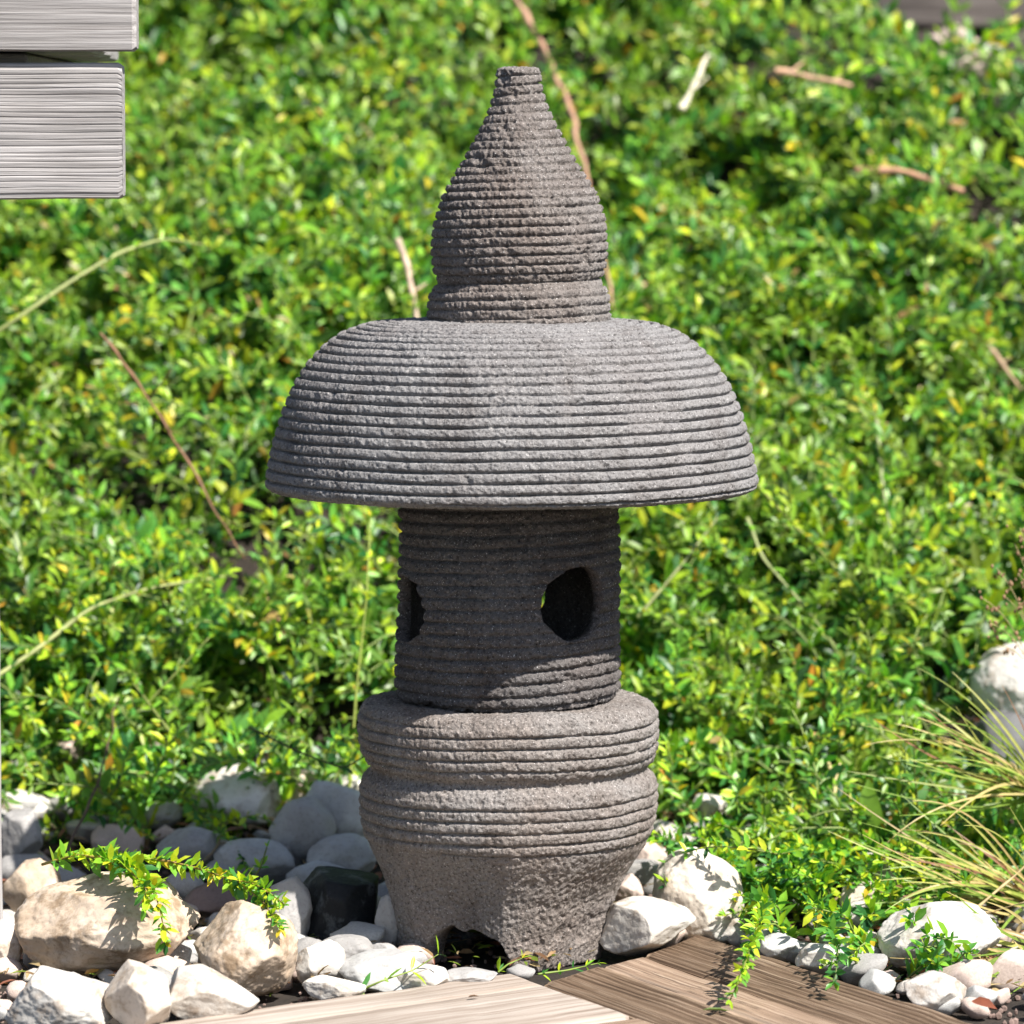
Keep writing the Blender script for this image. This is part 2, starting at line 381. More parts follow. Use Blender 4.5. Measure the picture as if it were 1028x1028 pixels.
ST=[
(12,878,202,984,'tan','large tan double-humped stone with brown stains under the trailing sprig',21,dict(angular=.12,notch=[((-.15,-.3,1),.33,.26)],sub=ICO5)),
(193,903,309,1004,'tan','tan wedge-shaped stone with dark brown left flank next to the pale deck board',22,dict(angular=.75,tilt=.5,sub=ICO5,nf=7)),
(2,860,64,928,'tan','rounded beige stone with brown hollow face at the left above the large tan stone',23,dict(angular=.4)),
(-14,922,24,978,'cream','cream stone cut by the left picture edge beside the table leg',24,{}),
(4,970,122,1036,'white','broad white angular rock at the bottom left corner',25,dict(angular=.9,depth=.8,sub=ICO5)),
(104,964,182,1040,'cream','pale triangular pointed rock in front of the large tan stone',26,dict(angular=1.,tilt=.7,nf=6)),
(162,968,262,1026,'white','white angular rock under the wedge-shaped tan stone',27,dict(angular=.9)),
(296,944,348,992,'white','smooth white stone right of the wedge-shaped tan stone',28,dict(angular=.75)),
(303,980,368,1006,'white','flat white pebble touching the pale deck board edge',29,dict(angular=.75)),
(0,812,44,872,'grey','dark grey rounded stone in shade at the left edge above the beige stone',30,{}),
(-10,792,54,822,'white','white sunlit stone behind leaves at the far left',31,dict(angular=.75)),
(156,830,224,874,'grey','grey shaded stone behind the trailing yellow-green sprig',32,dict(angular=.6)),
(212,840,298,890,'pale','pale grey flattened boulder between the sprigs and the black rock',33,dict(angular=.3)),
(204,862,258,892,'grey','small flat grey stone in front of the pale grey flattened boulder',34,{}),
(176,882,268,926,'brown','reddish brown stone wedged between the two tan stones',35,dict(angular=.6)),
(188,768,282,832,'white','bright white rounded stone in full sun left of the grey twin stone',36,dict(angular=.75)),
(274,772,324,816,'pink','pinkish white stone behind the grey twin stone',37,dict(angular=.75)),
(328,774,378,812,'white','white sunlit stone half hidden behind the lantern base',38,dict(angular=.75)),
(270,798,338,874,'grey','smaller rounded grey stone leaning on the lantern-side grey stone',39,dict(angular=.12)),
(298,782,374,862,'pale','tall rounded grey stone in shade left of the lantern base',40,dict(angular=.12)),
(308,836,380,888,'pale','pale grey domed stone touching the lantern base above the black rock',41,dict(angular=.2)),
(286,864,352,900,'pale','light grey flat-topped stone directly behind the black rock',42,dict(angular=.2)),
(296,874,380,948,'black','angular glossy black rock with sharp facets left of the lantern base',43,dict(box=True,angular=1.,depth=.8)),
(268,878,314,950,'grey','upright grey stone leaning against the left side of the black rock',44,dict(angular=.5)),
(376,896,404,956,'grey','narrow grey stone between the black rock and the lantern foot',45,{}),
(316,938,376,974,'grey','smooth grey pebble in front of the black rock',46,dict(angular=.2)),
(366,946,400,972,'grey','small lavender grey pebble at the lantern foot',47,{}),
(338,954,432,994,'pale','light grey angular stone lying along the pale deck board',48,dict(angular=.8)),
(396,968,452,996,'white','small white rounded pebble at the edge of the pale deck board',49,dict(angular=.75)),
(440,972,500,992,'grey','flat grey stone in front of the arch of the lantern base',50,dict(angular=.8)),
(600,902,700,962,'white','bright white angular slab right of the lantern base at the deck end',51,dict(angular=1.,nf=6)),
(654,848,748,944,'cream','large cream rounded boulder with grass shadows right of the lantern',52,dict(angular=.12,sub=ICO5)),
(638,842,672,882,'pink','pinkish square stone between the lantern and the cream boulder',53,dict(angular=.75)),
(612,876,646,912,'pink','small beige stone close to the right of the lantern base',54,dict(angular=.75)),
(698,902,750,946,'white','white stone in front of the cream boulder by the deck corner',55,dict(angular=.75)),
(762,936,804,966,'pale','small pale grey stone beside the upper edge of the brown deck',56,dict(angular=.75)),
(798,946,856,980,'white','flat white pebble half under leaves beside the brown deck',57,dict(angular=.75)),
(856,850,904,904,'white','white stone among dead leaves behind the broad white rock',58,dict(angular=.75)),
(842,884,890,930,'cream','cream stone left of the broad white rock at the right',59,dict(angular=.75)),
(880,902,1004,976,'white','broad white rock with dark shadow bands at the lower right',60,dict(angular=.35,sub=ICO5)),
(906,974,972,1016,'white','white crumbly stone by the brown deck at the lower right',61,dict(angular=.75)),
(694,796,730,830,'white','small white stone among leaves right of the lantern bowl',62,dict(angular=.75)),
(736,828,788,866,'white','white stone glimpsed between leaves above the cream boulder',63,dict(angular=.75)),
(968,704,1056,815,'dark','dark grey stone behind the grass tuft under the round white boulder',65,dict(angular=.6,Y=.455)),
]
for x0,y0,x1,y1,mt,lb,sd,kw in ST: stone(x0,y0,x1,y1,mt,lb,sd,**kw)
# boulder resting in the ground cover on the bank
def boulder():
    Y=.50; p=np.array([.462,.50,.140]); V,F=stone_shape(64,.0,None,ICO5,wob=.05)
    o=mesh('boulder',V*np.array([.047,.045,.042]),[F],RK['white']); o.location=p
    tag(o,'round white boulder speckled black in the ground cover at the right edge','stone','stones around the lantern')
boulder()

# small pebbles filling the bed; a few shapes reused
protos=[]
for k in range(7):
    for mt in ('pale','white','grey','pink'):
        V,F=stone_shape(200+k,.45+.08*k,sub=ICO3,wob=.25); protos.append((V,F,mt))
pm={}
def pebble(x,y,z,r,k,flat=.65,label='small rounded pebble among the larger stones of the bed',group='small pebbles between the stones'):
    V,F,mt=protos[k%len(protos)]
    if k not in pm:
        me=mesh('pebble',V*np.array([1,.85,flat]),[F],RK[mt]); pm[k]=me.data; o=me
    else: o=link(bpy.data.objects.new('pebble',pm[k]))
    o.location=(x,y,z); o.scale=(r,r,r); o.rotation_euler=(random.uniform(-.3,.3),random.uniform(-.3,.3),random.uniform(0,6.3))
    tag(o,label,'pebble',group); return o
cnt=0; pts=[]
tries=0
while cnt<290 and tries<30000:
    tries+=1
    x=random.uniform(-.52,.5); y=random.choice((random.uniform(-.27,.56),random.uniform(-.27,.1)))
    if x>.22 and y>.35: continue
    r=random.choice((.009,.012,.016,.021,.026))
    # keep off the deck
    px,py,_=proj((x,y,.0))
    if px<-40 or px>1070: continue
    if py>985-(px-190)*.135+20 and px<520: continue
    if px>500 and py>935+ (0 if px<700 else (px-700)*.325) and py>990-(px-500)*.27: continue
    if (x-LX)**2+y**2<(.098)**2: continue
    if any((x-a)**2+(y-b)**2<(.8*(r+c))**2 for a,b,c in pts): continue
    pts.append((x,y,r)); pebble(x,y,float(gz(y,x))+r*.25,r,random.randrange(28)); cnt+=1
# gravel: uncountable fine stone chips between the pebbles
def gravel():
    V0,F0=ico(1); n=3800; Vs=[];Fs=[]
    xy=np.stack([rng.uniform(-.6,.6,n),rng.uniform(-.3,.62,n)],-1)
    rad=rng.uniform(.001,.0032,n)
    z=gz(xy[:,1],xy[:,0])-.004
    sc=rng.uniform(.55,1.2,(n,1,3))
    F0=F0; V=V0[None]*sc*rad[:,None,None]*(1+rng.uniform(-.22,.22,(n,len(V0),1)))
    V=V+np.stack([xy[:,0],xy[:,1],z],-1)[:,None]
    keep=[]
    for i in range(n):
        px,py,_=proj((xy[i,0],xy[i,1],0)); ok=True
        if py>975-(px-190)*.135+45 and px<520: ok=False
        if px>=520 and py>930+max(0,(px-700)*.325) and py>985-(px-500)*.27: ok=False
        keep.append(ok)
    V=V[np.array(keep)]; n=len(V)
    F=(F0[None]+(np.arange(n)*len(V0))[:,None,None]).reshape(-1,3)
    o=mesh('gravel',V.reshape(-1,3),[F],RK['brown'],smooth=False); tag(o,'fine pale gravel chips between the stones','gravel',kind='stuff')
gravel()
for i,(px,py,r) in enumerate([(940,44,.017),(958,34,.02),(976,50,.024),(962,66,.018),(985,72,.017),(948,60,.014),(992,52,.014)]):
    p=onY(px,py,1.50+(72-py)*.0022); o=pebble(p[0],p[1],p[2],r,[3,7,11,15,19,23,0][i],.8,'pale round pebble in the cluster under the dark timber beam at the top right','pebbles under the timber beam')

# ------------------------------------------------------------------ deck and table
DZ=.006
def G(px,py): p=onZ(px,py,DZ); return np.array([p[0],p[1]])
def plank(name,c00,c01,c11,c10,mat,parent,ribs=0,thick=.024,gap=.0015,seed=1,label=None):
    """plan corners: c00->c01 is one end (across), c00->c10 is the long edge. local X along the length"""
    c00,c01,c11,c10=map(np.array,(c00,c01,c11,c10)); ax=(c10-c00); L=np.linalg.norm(ax); ax=ax/L; per=np.array([-ax[1],ax[0]])
    nu,nv=max(24,int(ribs*10)),90
    u=np.linspace(0,1,nu); v=np.linspace(0,1,nv); U,Vv=np.meshgrid(u,v)
    P=((c00[None,None]*(1-U[...,None])+c01*U[...,None])*(1-Vv[...,None])+(c10*(1-U[...,None])+c11*U[...,None])*Vv[...,None])
    W=np.linalg.norm(c01-c00); z=np.zeros_like(U)
    Pn=np.stack([P[...,0],P[...,1],0*U],-1)
    if ribs: z+= .0028*(np.abs(np.cos(np.pi*U*ribs))**.6-.7)
    z+=.0008*fbm(Pn*np.array([1,1,1]),25,seed)
    e=np.minimum(U,1-U)*W; z-=.004*np.exp(-(e/.0022)**2); e2=np.minimum(Vv,1)*L; z-=.003*np.exp(-(e2/.003)**2)
    X=(P-c00)@ax; Yl=(P-c00)@per
    top=np.stack([X,Yl,z],-1).reshape(-1,3); bot=top.copy(); bot[:,2]=-thick
    i=np.arange(nu*nv).reshape(nv,nu); Q=np.stack([i[:-1,:-1],i[1:,:-1],i[1:,1:],i[:-1,1:]],-1).reshape(-1,4)
    n=nu*nv; bd=np.concatenate([i[0,:],i[1:,-1],i[-1,-2::-1],i[-2:0:-1,0]]); bn=np.roll(bd,-1)
    side=np.stack([bd,bn,bn+n,bd+n],-1)
    A=(top[Q[0,1]]-top[Q[0,0]]); B=(top[Q[0,3]]-top[Q[0,0]])
    if np.cross(A,B)[2]<0: Q=Q[:,::-1]; 
    o=mesh(name,np.concatenate([top,bot]),[Q,side,Q[:,::-1]+n],mat,parent)
    for p in o.data.polygons[len(Q):]: p.use_smooth=False
    o.location=(c00[0],c00[1],DZ); o.rotation_euler=(0,0,math.atan2(ax[1],ax[0]))
    if label: o['label']=label
    return o
deck=empty('garden_deck',(0,0,0),'weathered wooden deck of brown ribbed and bleached boards in front of the lantern','deck')
dr=(G(985,1028)-G(700,936)); dr/=np.linalg.norm(dr)
def ext(p,d,l): return p+d*l
# ends of brown boards, from far corner going down-left
e0,e1,e2,e3,e4=G(700,936),G(645,958),G(603,968),G(553,982),G(517,976)
Ld=.75; g=lambda a,b,t=.02:(a*(1-t)+b*t)
dr1=G(846,1027)-G(642,959); dr1/=np.linalg.norm(dr1)
dr2=G(775,1027)-G(600,969); dr2/=np.linalg.norm(dr2)
dr3=G(637,1018)-G(517,976); dr3/=np.linalg.norm(dr3)
plank('deck_board',e0,g(e1,e0),g(e1,e0)+dr*Ld,e0+dr*Ld,M_DECK,deck,ribs=11,seed=1,label='broad ribbed brown outer board')
plank('deck_board',g(e1,e2,.04),g(e2,e1,.04),g(e2,e1,.04)+dr*Ld,g(e1,e2,.04)+dr*Ld,M_DECKL,deck,ribs=0,seed=2,label='narrow lighter reddish brown board')
e3b=G(545,985)
plank('deck_board',g(e2,e3b,.03),e3b,e3b+dr*Ld,g(e2,e3b,.03)+dr*Ld,M_DECK,deck,ribs=8,seed=3,label='dark brown cracked board')
dp=(G(190,1021)-G(517,976)); dp/=np.linalg.norm(dp)
q1=G(550,988); q2=G(637,1018); a0=G(517,976)
plank('deck_board',a0,g(q1,a0,.04),g(q1,a0,.04)+dp*.62,a0+dp*.62,M_PALE,deck,seed=4,label='bleached pale board end nearest the lantern')
plank('deck_board',q1,g(q2,q1,.02),g(q2,q1,.02)+dp*.62,q1+dp*.62,M_PALE,deck,seed=5,label='second bleached pale board')
q3=q2+(q2-q1)*1.1
plank('deck_board',g(q2,q3,.05),q3,q3+dp*.5,g(q2,q3,.05)+dp*.5,M_DECKL,deck,seed=6,label='light brown board at the bottom edge')

def bbox(name,x0,x1,y0,y1,z0,z1,mat,parent,bev=.003,ribs=0,seed=0,nx=60,loc=None):
    """beam along X with bevelled corners and optional horizontal ribs on its front face"""
    h=z1-z0; b=bev; prof=[]
    m=max(6,ribs*9); rr=np.random.default_rng(seed+5); amp=rr.uniform(.15,1.,ribs+3); phs=np.cumsum(rr.uniform(.7,1.4,ribs+3)); phs=phs/phs[-1]
    for k in range(m+1):
        t=k/m; zz=z0+b+(h-2*b)*t; yy=y0
        if ribs:
            j=int(np.searchsorted(phs,t)); j=min(j,ribs+2); lo=phs[j-1] if j else 0.; u_=(t-lo)/max(phs[j]-lo,1e-6); yy=y0+.0010*amp[j]*(1-min(1,4*u_*(1-u_)*1.6)); prof.append((yy,zz))
    prof=[(y0+b*.3,z0+b*.3)]+prof+[(y0+b*.3,z1-b*.3),(y0+b,z1)]
    prof+= [(y1-b,z1),(y1,z1-b),(y1,z0+b),(y1-b,z0),(y0+b,z0)]
    prof=np.array(prof); k=len(prof); xs=np.concatenate([[x0],np.linspace(x0+b*.8,x1-b*.8,nx-2),[x1]]); V=[]
    for i,x in enumerate(xs):
        p=prof.copy(); c=p.mean(0)
        if i in (0,nx-1): p=c+(p-c)*np.array([1-b*1.2/(y1-y0),1-b*1.2/h])
        P3=np.stack([np.full(k,x),p[:,0],p[:,1]],-1)
        P3[:,1:]+= (.0007*np.stack([vn(P3*np.array([.3,1,1]),60,seed),vn(P3*np.array([.3,1,1]),60,seed+1)],-1))
        V.append(P3)
    xs2=[0]; V=np.concatenate(V)
    V[:k,0]+=0; idx=np.arange(nx*k).reshape(nx,k); nxt=np.roll(idx,-1,1)
    Q=np.stack([idx[:-1],idx[1:],nxt[1:],nxt[:-1]],-1).reshape(-1,4)
    c0=len(V); V=np.concatenate([V,V[:k].mean(0)[None],V[-k:].mean(0)[None]])
    T1=np.stack([idx[0],nxt[0],np.full(k,c0)],-1); T2=np.stack([nxt[-1],idx[-1],np.full(k,c0+1)],-1)
    o=mesh(name,V,[Q,T1,T2],mat,parent,smooth=False)
    return o
TY=-.10
tl=onY(-40,1028,TY)
table=empty('garden_table',(tl[0],TY+.05,0),'silvery weathered timber garden table corner at the upper left with one leg at the edge','table')
def rel(p): return p
def T(px,py,Y=TY): return onY(px,py,Y)
ox,oy=table.location[0],table.location[1]
s=mpp(TY,.7)
x1=T(137,30)[0]-ox; ztop0=T(0,51)[2]
bbox('tabletop_board',-.75,x1,TY-.004-oy,TY+.022-oy,ztop0,ztop0+.058,M_BENCH,table,bev=.004,seed=3)
for k in range(1,4):
    o=bbox('tabletop_board',-.75,x1-.03-.008*k,TY+.03-oy+(k-1)*.136,TY+.024+.136*k-oy,ztop0,ztop0+.058,M_BENCH,table,bev=.004,seed=3+k)
x2=T(122,100)[0]-ox; za=T(0,200)[2]; zb=T(0,63)[2]
bbox('apron_board',-.75,x2,TY+.004-oy,TY+.032-oy,za,zb,M_BENCH,table,bev=.004,ribs=19,seed=9)
bbox('bearer',x2-.115,x2-.075,TY+.04-oy,TY+.50-oy,zb-.06,ztop0-.001,M_BENCH,table,bev=.003,seed=19)
lx=T(4.5,1010,TY+.106)[0]-ox
def post(name,x0,x1,y0,y1,z0,z1,mat,parent):
    o=bbox(name,0,z1-z0,y0,y1,-(x1-x0)/2,(x1-x0)/2,mat,parent,bev=.004,seed=31)
    # turn the beam upright: X -> Z
    co=np.empty(len(o.data.vertices)*3); o.data.vertices.foreach_get('co',co); co=co.reshape(-1,3)
    co=np.stack([(x0+x1)/2-co[:,2],co[:,1],z0+co[:,0]],-1); o.data.vertices.foreach_set('co',co.ravel()); o.data.update(); return o
post('table_leg',lx-.07,lx,TY+.036-oy,TY+.106-oy,-.005,ztop0-.001,M_POST,table)
post('table_leg',lx-.15,lx-.08,TY+.44-oy,TY+.51-oy,-.005,ztop0-.001,M_POST,table)

# old timber edging at the top right, behind the bank
eb=onY(822,27,1.60)
edging=empty('timber_edging',(eb[0],1.60,float(gz(1.60,.5))),'dark weathered timber beam on a post above the bank at the top right','edging')
ez=edging.location[2]
bbox('beam',0,.9,0,.10,eb[2]-ez,eb[2]-ez+.12,M_OLD,edging,bev=.006,seed=40)
pp=onY(1009,60,1.60)[0]-eb[0]
post('post',pp,pp+.09,-.03,.088,-.12,eb[2]-ez-.001,M_OLD,edging)

# ------------------------------------------------------------------ leaves and sprigs
def norm(a): return a/np.maximum(np.linalg.norm(a,axis=-1,keepdims=True),1e-9)
LT=np.array([[0,0,0],[.30,-.40,.0],[.30,0,0],[.30,.40,0],[.66,-.42,0],[.66,0,0],[.66,.42,0],[1,0,0]])
LQ=np.array([[1,4,5,2],[2,5,6,3]]); LTr=np.array([[0,1,2],[0,2,3],[4,7,5],[5,7,6]])
def leaves(base,d,nrm,L,W,fold,curl,col,rg=rng):
    n=len(base); d=norm(d); s=norm(np.cross(nrm,d)); u=np.cross(d,s)
    x=LT[:,0][None]*L[:,None]; y=LT[:,1][None]*W[:,None]; z=fold[:,None]*np.abs(y)-curl[:,None]*L[:,None]*(LT[:,0][None]**2)
    V=base[:,None]+d[:,None]*x[...,None]+s[:,None]*y[...,None]+u[:,None]*z[...,None]
    off=(np.arange(n)*8)[:,None,None]
    return V.reshape(-1,3),(LQ[None]+off).reshape(-1,4),(LTr[None]+off).reshape(-1,3),np.repeat(col,8,axis=0)
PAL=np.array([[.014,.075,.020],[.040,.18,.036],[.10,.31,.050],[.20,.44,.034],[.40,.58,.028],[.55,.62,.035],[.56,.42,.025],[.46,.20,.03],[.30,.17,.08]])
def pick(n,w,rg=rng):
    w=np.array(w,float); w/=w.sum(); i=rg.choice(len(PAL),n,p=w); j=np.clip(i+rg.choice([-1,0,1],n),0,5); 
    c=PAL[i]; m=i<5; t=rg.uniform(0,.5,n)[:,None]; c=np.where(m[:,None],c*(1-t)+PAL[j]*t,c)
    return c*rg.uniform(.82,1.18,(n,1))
def shoots(base,d0,step,M,droop,leafL,weights,nl=5,start=1,wander=.16,rg=rng,stem_r=.0014,stemcol=(.22,.29,.08),upf=.8,wr=(.32,.42)):
    """grow N shoots of M nodes. returns leaf & stem geometry"""
    Nn=len(base); P=[base]; D=[norm(d0)]
    for m in range(M-1):
        d=D[-1]+np.array([0,0,-1.])*droop[:,None]*(m/M)+rg.normal(size=(Nn,3))*wander; d=norm(d)
        P.append(P[-1]+d*step[:,None]); D.append(d)
    P=np.stack(P,1); D=np.stack(D,1)
    n0=slice(start,M); Pb=P[:,n0]; Db=D[:,n0]; K=Pb.shape[1]
    shape=(Nn,K,nl)
    b=np.broadcast_to(Pb[:,:,None],shape+(3,)).reshape(-1,3); dd=np.broadcast_to(Db[:,:,None],shape+(3,)).reshape(-1,3)
    ang=(np.broadcast_to(np.arange(nl)[None,None]*2*np.pi/nl,shape)+np.broadcast_to(rg.uniform(0,6.28,(Nn,K,1)),shape)+rg.normal(size=shape)*.3).reshape(-1)
    a=norm(np.cross(dd,np.array([.3,.2,.9]))); c=np.cross(dd,a); rad=a*np.cos(ang)[:,None]+c*np.sin(ang)[:,None]
    tipness=np.broadcast_to((np.arange(K)/max(K-1,1))[None,:,None],shape).reshape(-1)
    op=(1.2-.55*tipness)*rg.uniform(.7,1.25,len(b))
    ld=norm(dd*.55+rad*op[:,None]+np.array([0,-.10,.22])+rg.normal(size=(len(b),3))*.12)
    nr=norm(np.array([.42,-.52,upf])+rg.normal(size=(len(b),3))*.36+dd*.25)
    L=np.broadcast_to(leafL[:,None,None],shape).reshape(-1)*rg.uniform(.6,1.2,len(b))*(1-.45*tipness**3); W=L*rg.uniform(*wr,len(b))
    col=pick(len(b),weights,rg)
    # shoot-wide tint
    st=np.broadcast_to(rg.uniform(.65,1.4,(Nn,1,1)),shape).reshape(-1)[:,None]; yt=np.broadcast_to(rg.uniform(0,1,(Nn,1,1))**3,shape).reshape(-1)[:,None]
    col=col*st; col=col*(1-yt*.5)+np.array([.30,.36,.03])*yt*.5
    tb=np.clip(tipness-.6,0,1)[:,None]*1.0; col=col*(1-tb)+np.array([.30,.42,.04])*tb
    LV=leaves(b+rad*.001,ld,nr,L,W,rg.uniform(.1,.55,len(b)),rg.uniform(-.05,.28,len(b)),col)
    # stems: 3-sided tubes
    a=norm(np.cross(D,np.array([.31,.17,.93]))); c=np.cross(D,a)
    rr=stem_r*(1-.6*np.arange(M)/M)[None,:,None,None] if np.isscalar(stem_r) else stem_r[:,None,None,None]*(1-.6*np.arange(M)/M)[None,:,None,None]
    an=np.arange(3)*2*np.pi/3
    SV=P[:,:,None]+rr*(a[:,:,None]*np.cos(an)[None,None,:,None]+c[:,:,None]*np.sin(an)[None,None,:,None])
    i=np.arange(Nn*M*3).reshape(Nn,M,3); j=np.roll(i,-1,2)
    SQ=np.stack([i[:,:-1],j[:,:-1],j[:,1:],i[:,1:]],-1).reshape(-1,4)
    SC=np.tile(np.array(stemcol),(Nn*M*3,1))*np.repeat(rg.uniform(.6,1.5,Nn),M*3)[:,None]
    return LV,(SV.reshape(-1,3),SQ,SC)
def assemble(name,parts,parent=None):
    """parts: list of (V,quads,tris|None,cols,matindex)"""
    Vs,Qs,Ts,Cs,mq,mt=[],[],[],[],[],[]; off=0
    for V,Q,Tt,C,mi in parts:
        Vs.append(V);Cs.append(C);Qs.append(Q+off);mq.append(np.full(len(Q),mi))
        if Tt is not None and len(Tt): Ts.append(Tt+off);mt.append(np.full(len(Tt),mi))
        off+=len(V)
    F=[np.concatenate(Qs)];mi=[np.concatenate(mq)]
    if Ts: F.append(np.concatenate(Ts)); mi.append(np.concatenate(mt))
    return mesh(name,np.concatenate(Vs),F,[M_LEAF,M_STEM],parent,mi=np.concatenate(mi),colors=np.concatenate(Cs))

def cover():
    Xs=[];Ys=[];Ls=[]
    N1=3150
    Y=.50+(rng.uniform(0,1,N1*3)**.95)*1.95; half=.50+.15*(Y)
    X=rng.uniform(-1,1,len(Y))*half
    P=np.stack([X,Y,0*X],-1)
    dens=.60+1.25*vn(P,6.,77)+.35*vn(P,13,78)
    bare=(np.clip((X-.29)/.06,0,1)*np.clip((Y-1.41)/.1,0,1))
    bould=np.exp(-(((X-.456)/.085)**2)**2)*np.clip((Y-.34)/.03,0,1)*np.clip((.66-Y)/.03,0,1)
    dens=dens-3.*bare-3.*bould
    k=rng.uniform(0,1,len(Y))<np.where((bare>.5)|(bould>.4),0,np.clip(dens,.08,1)); X,Y=X[k][:N1],Y[k][:N1]
    # right side runs forward over the stones
    n2=230; X2=rng.uniform(.13,.62,n2); Y2=rng.uniform(.20,.55,n2); k=~((np.abs(X2-.456)<.07)&(Y2>.34)); X2,Y2=X2[k],Y2[k]; k=(Y2>.47-.32*np.clip((X2-.13)/.12,0,1)); X2,Y2=X2[k],Y2[k]
    X4=rng.uniform(-.55,.1,70); Y4=rng.uniform(.36,.52,70); X2=np.concatenate([X2,X4]); Y2=np.concatenate([Y2,Y4])
    # sides outside the picture, so the bank does not stop there
    n3=420; X3=rng.uniform(.6,1.3,n3)*rng.choice([-1,1],n3); Y3=rng.uniform(.5,2.5,n3)
    X=np.concatenate([X,X2,X3]); Y=np.concatenate([Y,Y2,Y3]); Z=gz(Y,X)-.01
    n=len(X); az=rng.normal(size=n)*1.15; el=rng.uniform(.35,1.35,n)
    d0=np.stack([np.sin(az)*np.cos(el),-np.cos(az)*np.cos(el),np.sin(el)],-1)
    step=rng.uniform(.014,.023,n)*np.where(Y<.5,.7,1); lL=rng.triangular(.013,.021,.033,n)*np.where(Y>1.,1.12,1)*np.where(Y<.5,.85,1)
    lv,sv=shoots(np.stack([X,Y,Z],-1),d0,step,11,rng.uniform(.1,.55,n),lL,[18,22,24,19,12,5,2.6,.9,.8],nl=5,start=1)
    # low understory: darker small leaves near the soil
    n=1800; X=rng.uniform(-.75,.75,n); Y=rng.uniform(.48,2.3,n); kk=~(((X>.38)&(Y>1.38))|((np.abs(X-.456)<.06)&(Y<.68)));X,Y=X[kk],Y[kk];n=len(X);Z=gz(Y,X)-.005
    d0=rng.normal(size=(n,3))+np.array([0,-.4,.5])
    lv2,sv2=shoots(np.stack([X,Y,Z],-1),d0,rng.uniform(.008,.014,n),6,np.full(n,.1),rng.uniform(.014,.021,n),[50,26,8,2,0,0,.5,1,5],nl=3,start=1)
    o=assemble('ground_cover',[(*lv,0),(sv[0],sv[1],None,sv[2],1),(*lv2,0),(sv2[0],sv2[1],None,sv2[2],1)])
    tag(o,'dense green and yellow leafy ground cover climbing the bank','ground cover',kind='stuff')
cover()

# individually visible shoots: (pixel path, Y path)
def pathpts(pts,n):
    P=np.array([onY(px,py,Y) for px,py,Y in pts]); s=np.concatenate([[0],np.cumsum(np.linalg.norm(np.diff(P,axis=0),axis=1))])
    t=np.linspace(0,s[-1],n); Q=np.stack([np.interp(t,s,P[:,k]) for k in range(3)],-1)
    for _ in range(max(2,n//8)): Q[1:-1]=Q[1:-1]*.5+(Q[:-2]+Q[2:])*.25
    return Q,s[-1]
def tube(Q,r0,r1,col,ns=6,seed=0,knob=.25):
    n=len(Q); D=norm(np.gradient(Q,axis=0)); a=norm(np.cross(D,np.array([.31,.17,.93]))); c=np.cross(D,a); an=np.arange(ns)*2*np.pi/ns
    r=np.linspace(r0,r1,n)*(1+knob*vn(Q,90,seed))
    V=Q[:,None]+r[:,None,None]*(a[:,None]*np.cos(an)[None,:,None]+c[:,None]*np.sin(an)[None,:,None])
    i=np.arange(n*ns).reshape(n,ns); j=np.roll(i,-1,1); F=np.stack([i[:-1],j[:-1],j[1:],i[1:]],-1).reshape(-1,4)
    V=V.reshape(-1,3); k=len(V); V=np.concatenate([V,Q[:1],Q[-1:]])
    T=np.concatenate([np.stack([j[0],i[0],np.full(ns,k)],-1),np.stack([i[-1],j[-1],np.full(ns,k+1)],-1)])
    C=np.tile(np.array(col),(len(V),1))*(1+.3*vn(V,150,seed+1))[:,None]; return V,F,T,C
def sprig(name,pts,r0,stemcol,leafmm,spacing,weights,label,cat,group=None,nl=4,bright=1.,seed=1,open_=.9,start=.05,end=1.,wr=(.36,.46),upf=.9):
    rg=np.random.default_rng(seed); Q,L=pathpts(pts,40); o0=Q[0].copy()
    n=max(2,int(L*(end-start)/spacing)); t=np.linspace(start,end,n); f=t*(len(Q)-1); i0=np.clip(f.astype(int),0,len(Q)-2); fr=(f-i0)[:,None]
    B=Q[i0]*(1-fr)+Q[i0+1]*fr; D=norm(Q[i0+1]-Q[i0])
    b=np.repeat(B,nl,0); dd=np.repeat(D,nl,0); ang=np.tile(np.arange(nl)*2*np.pi/nl,n)+np.repeat(rg.uniform(0,6.28,n),nl)+rg.normal(size=n*nl)*.25
    a=norm(np.cross(dd,np.array([.31,.17,.93]))); c=np.cross(dd,a); rad=a*np.cos(ang)[:,None]+c*np.sin(ang)[:,None]
    tp=np.repeat(t,nl)
    ld=norm(dd*.6+rad*(open_*(1.1-.5*tp))[:,None]+np.array([0,-.15,.25])+rg.normal(size=(n*nl,3))*.27); nr=norm(np.array([.1,-.35,upf])+rg.normal(size=(n*nl,3))*.3)
    Ln=leafmm/1000*rg.uniform(.40,1.2,n*nl)*(1-.35*tp**3); col=pick(n*nl,weights,rg)*bright
    lv=leaves(b-o0,ld,nr,Ln,Ln*rg.uniform(*wr,n*nl),rg.uniform(.1,.5,n*nl),rg.uniform(-.05,.25,n*nl),col)
    e=empty(name,tuple(o0),label,cat,group)
    tv=tube(Q-o0,r0,r0*.4,stemcol,seed=seed); assemble('stem',[(tv[0],tv[1],tv[2],tv[3],1)],e)
    assemble('leaves',[(*lv,0)],e); return e
def LF(l): return [(a,b,find_Y(b,c)) for a,b,c in l]
GW=[2,8,20,26,20,8,1,0,0]; YW=[0,2,8,18,34,28,8,0,0]
sprig('creeping_sprig',[(42,868,-.07),(75,858,-.08),(110,862,-.10),(140,872,-.14),(156,896,-.180),(163,922,-.190),(166,946,-.190)],.0012,(.28,.22,.05),17,.0048,[0,4,14,28,30,18,4,0,0],'bright yellow-green sprig hanging over the large tan stone','sprig','sprigs trailing over the stones',nl=5,seed=3)
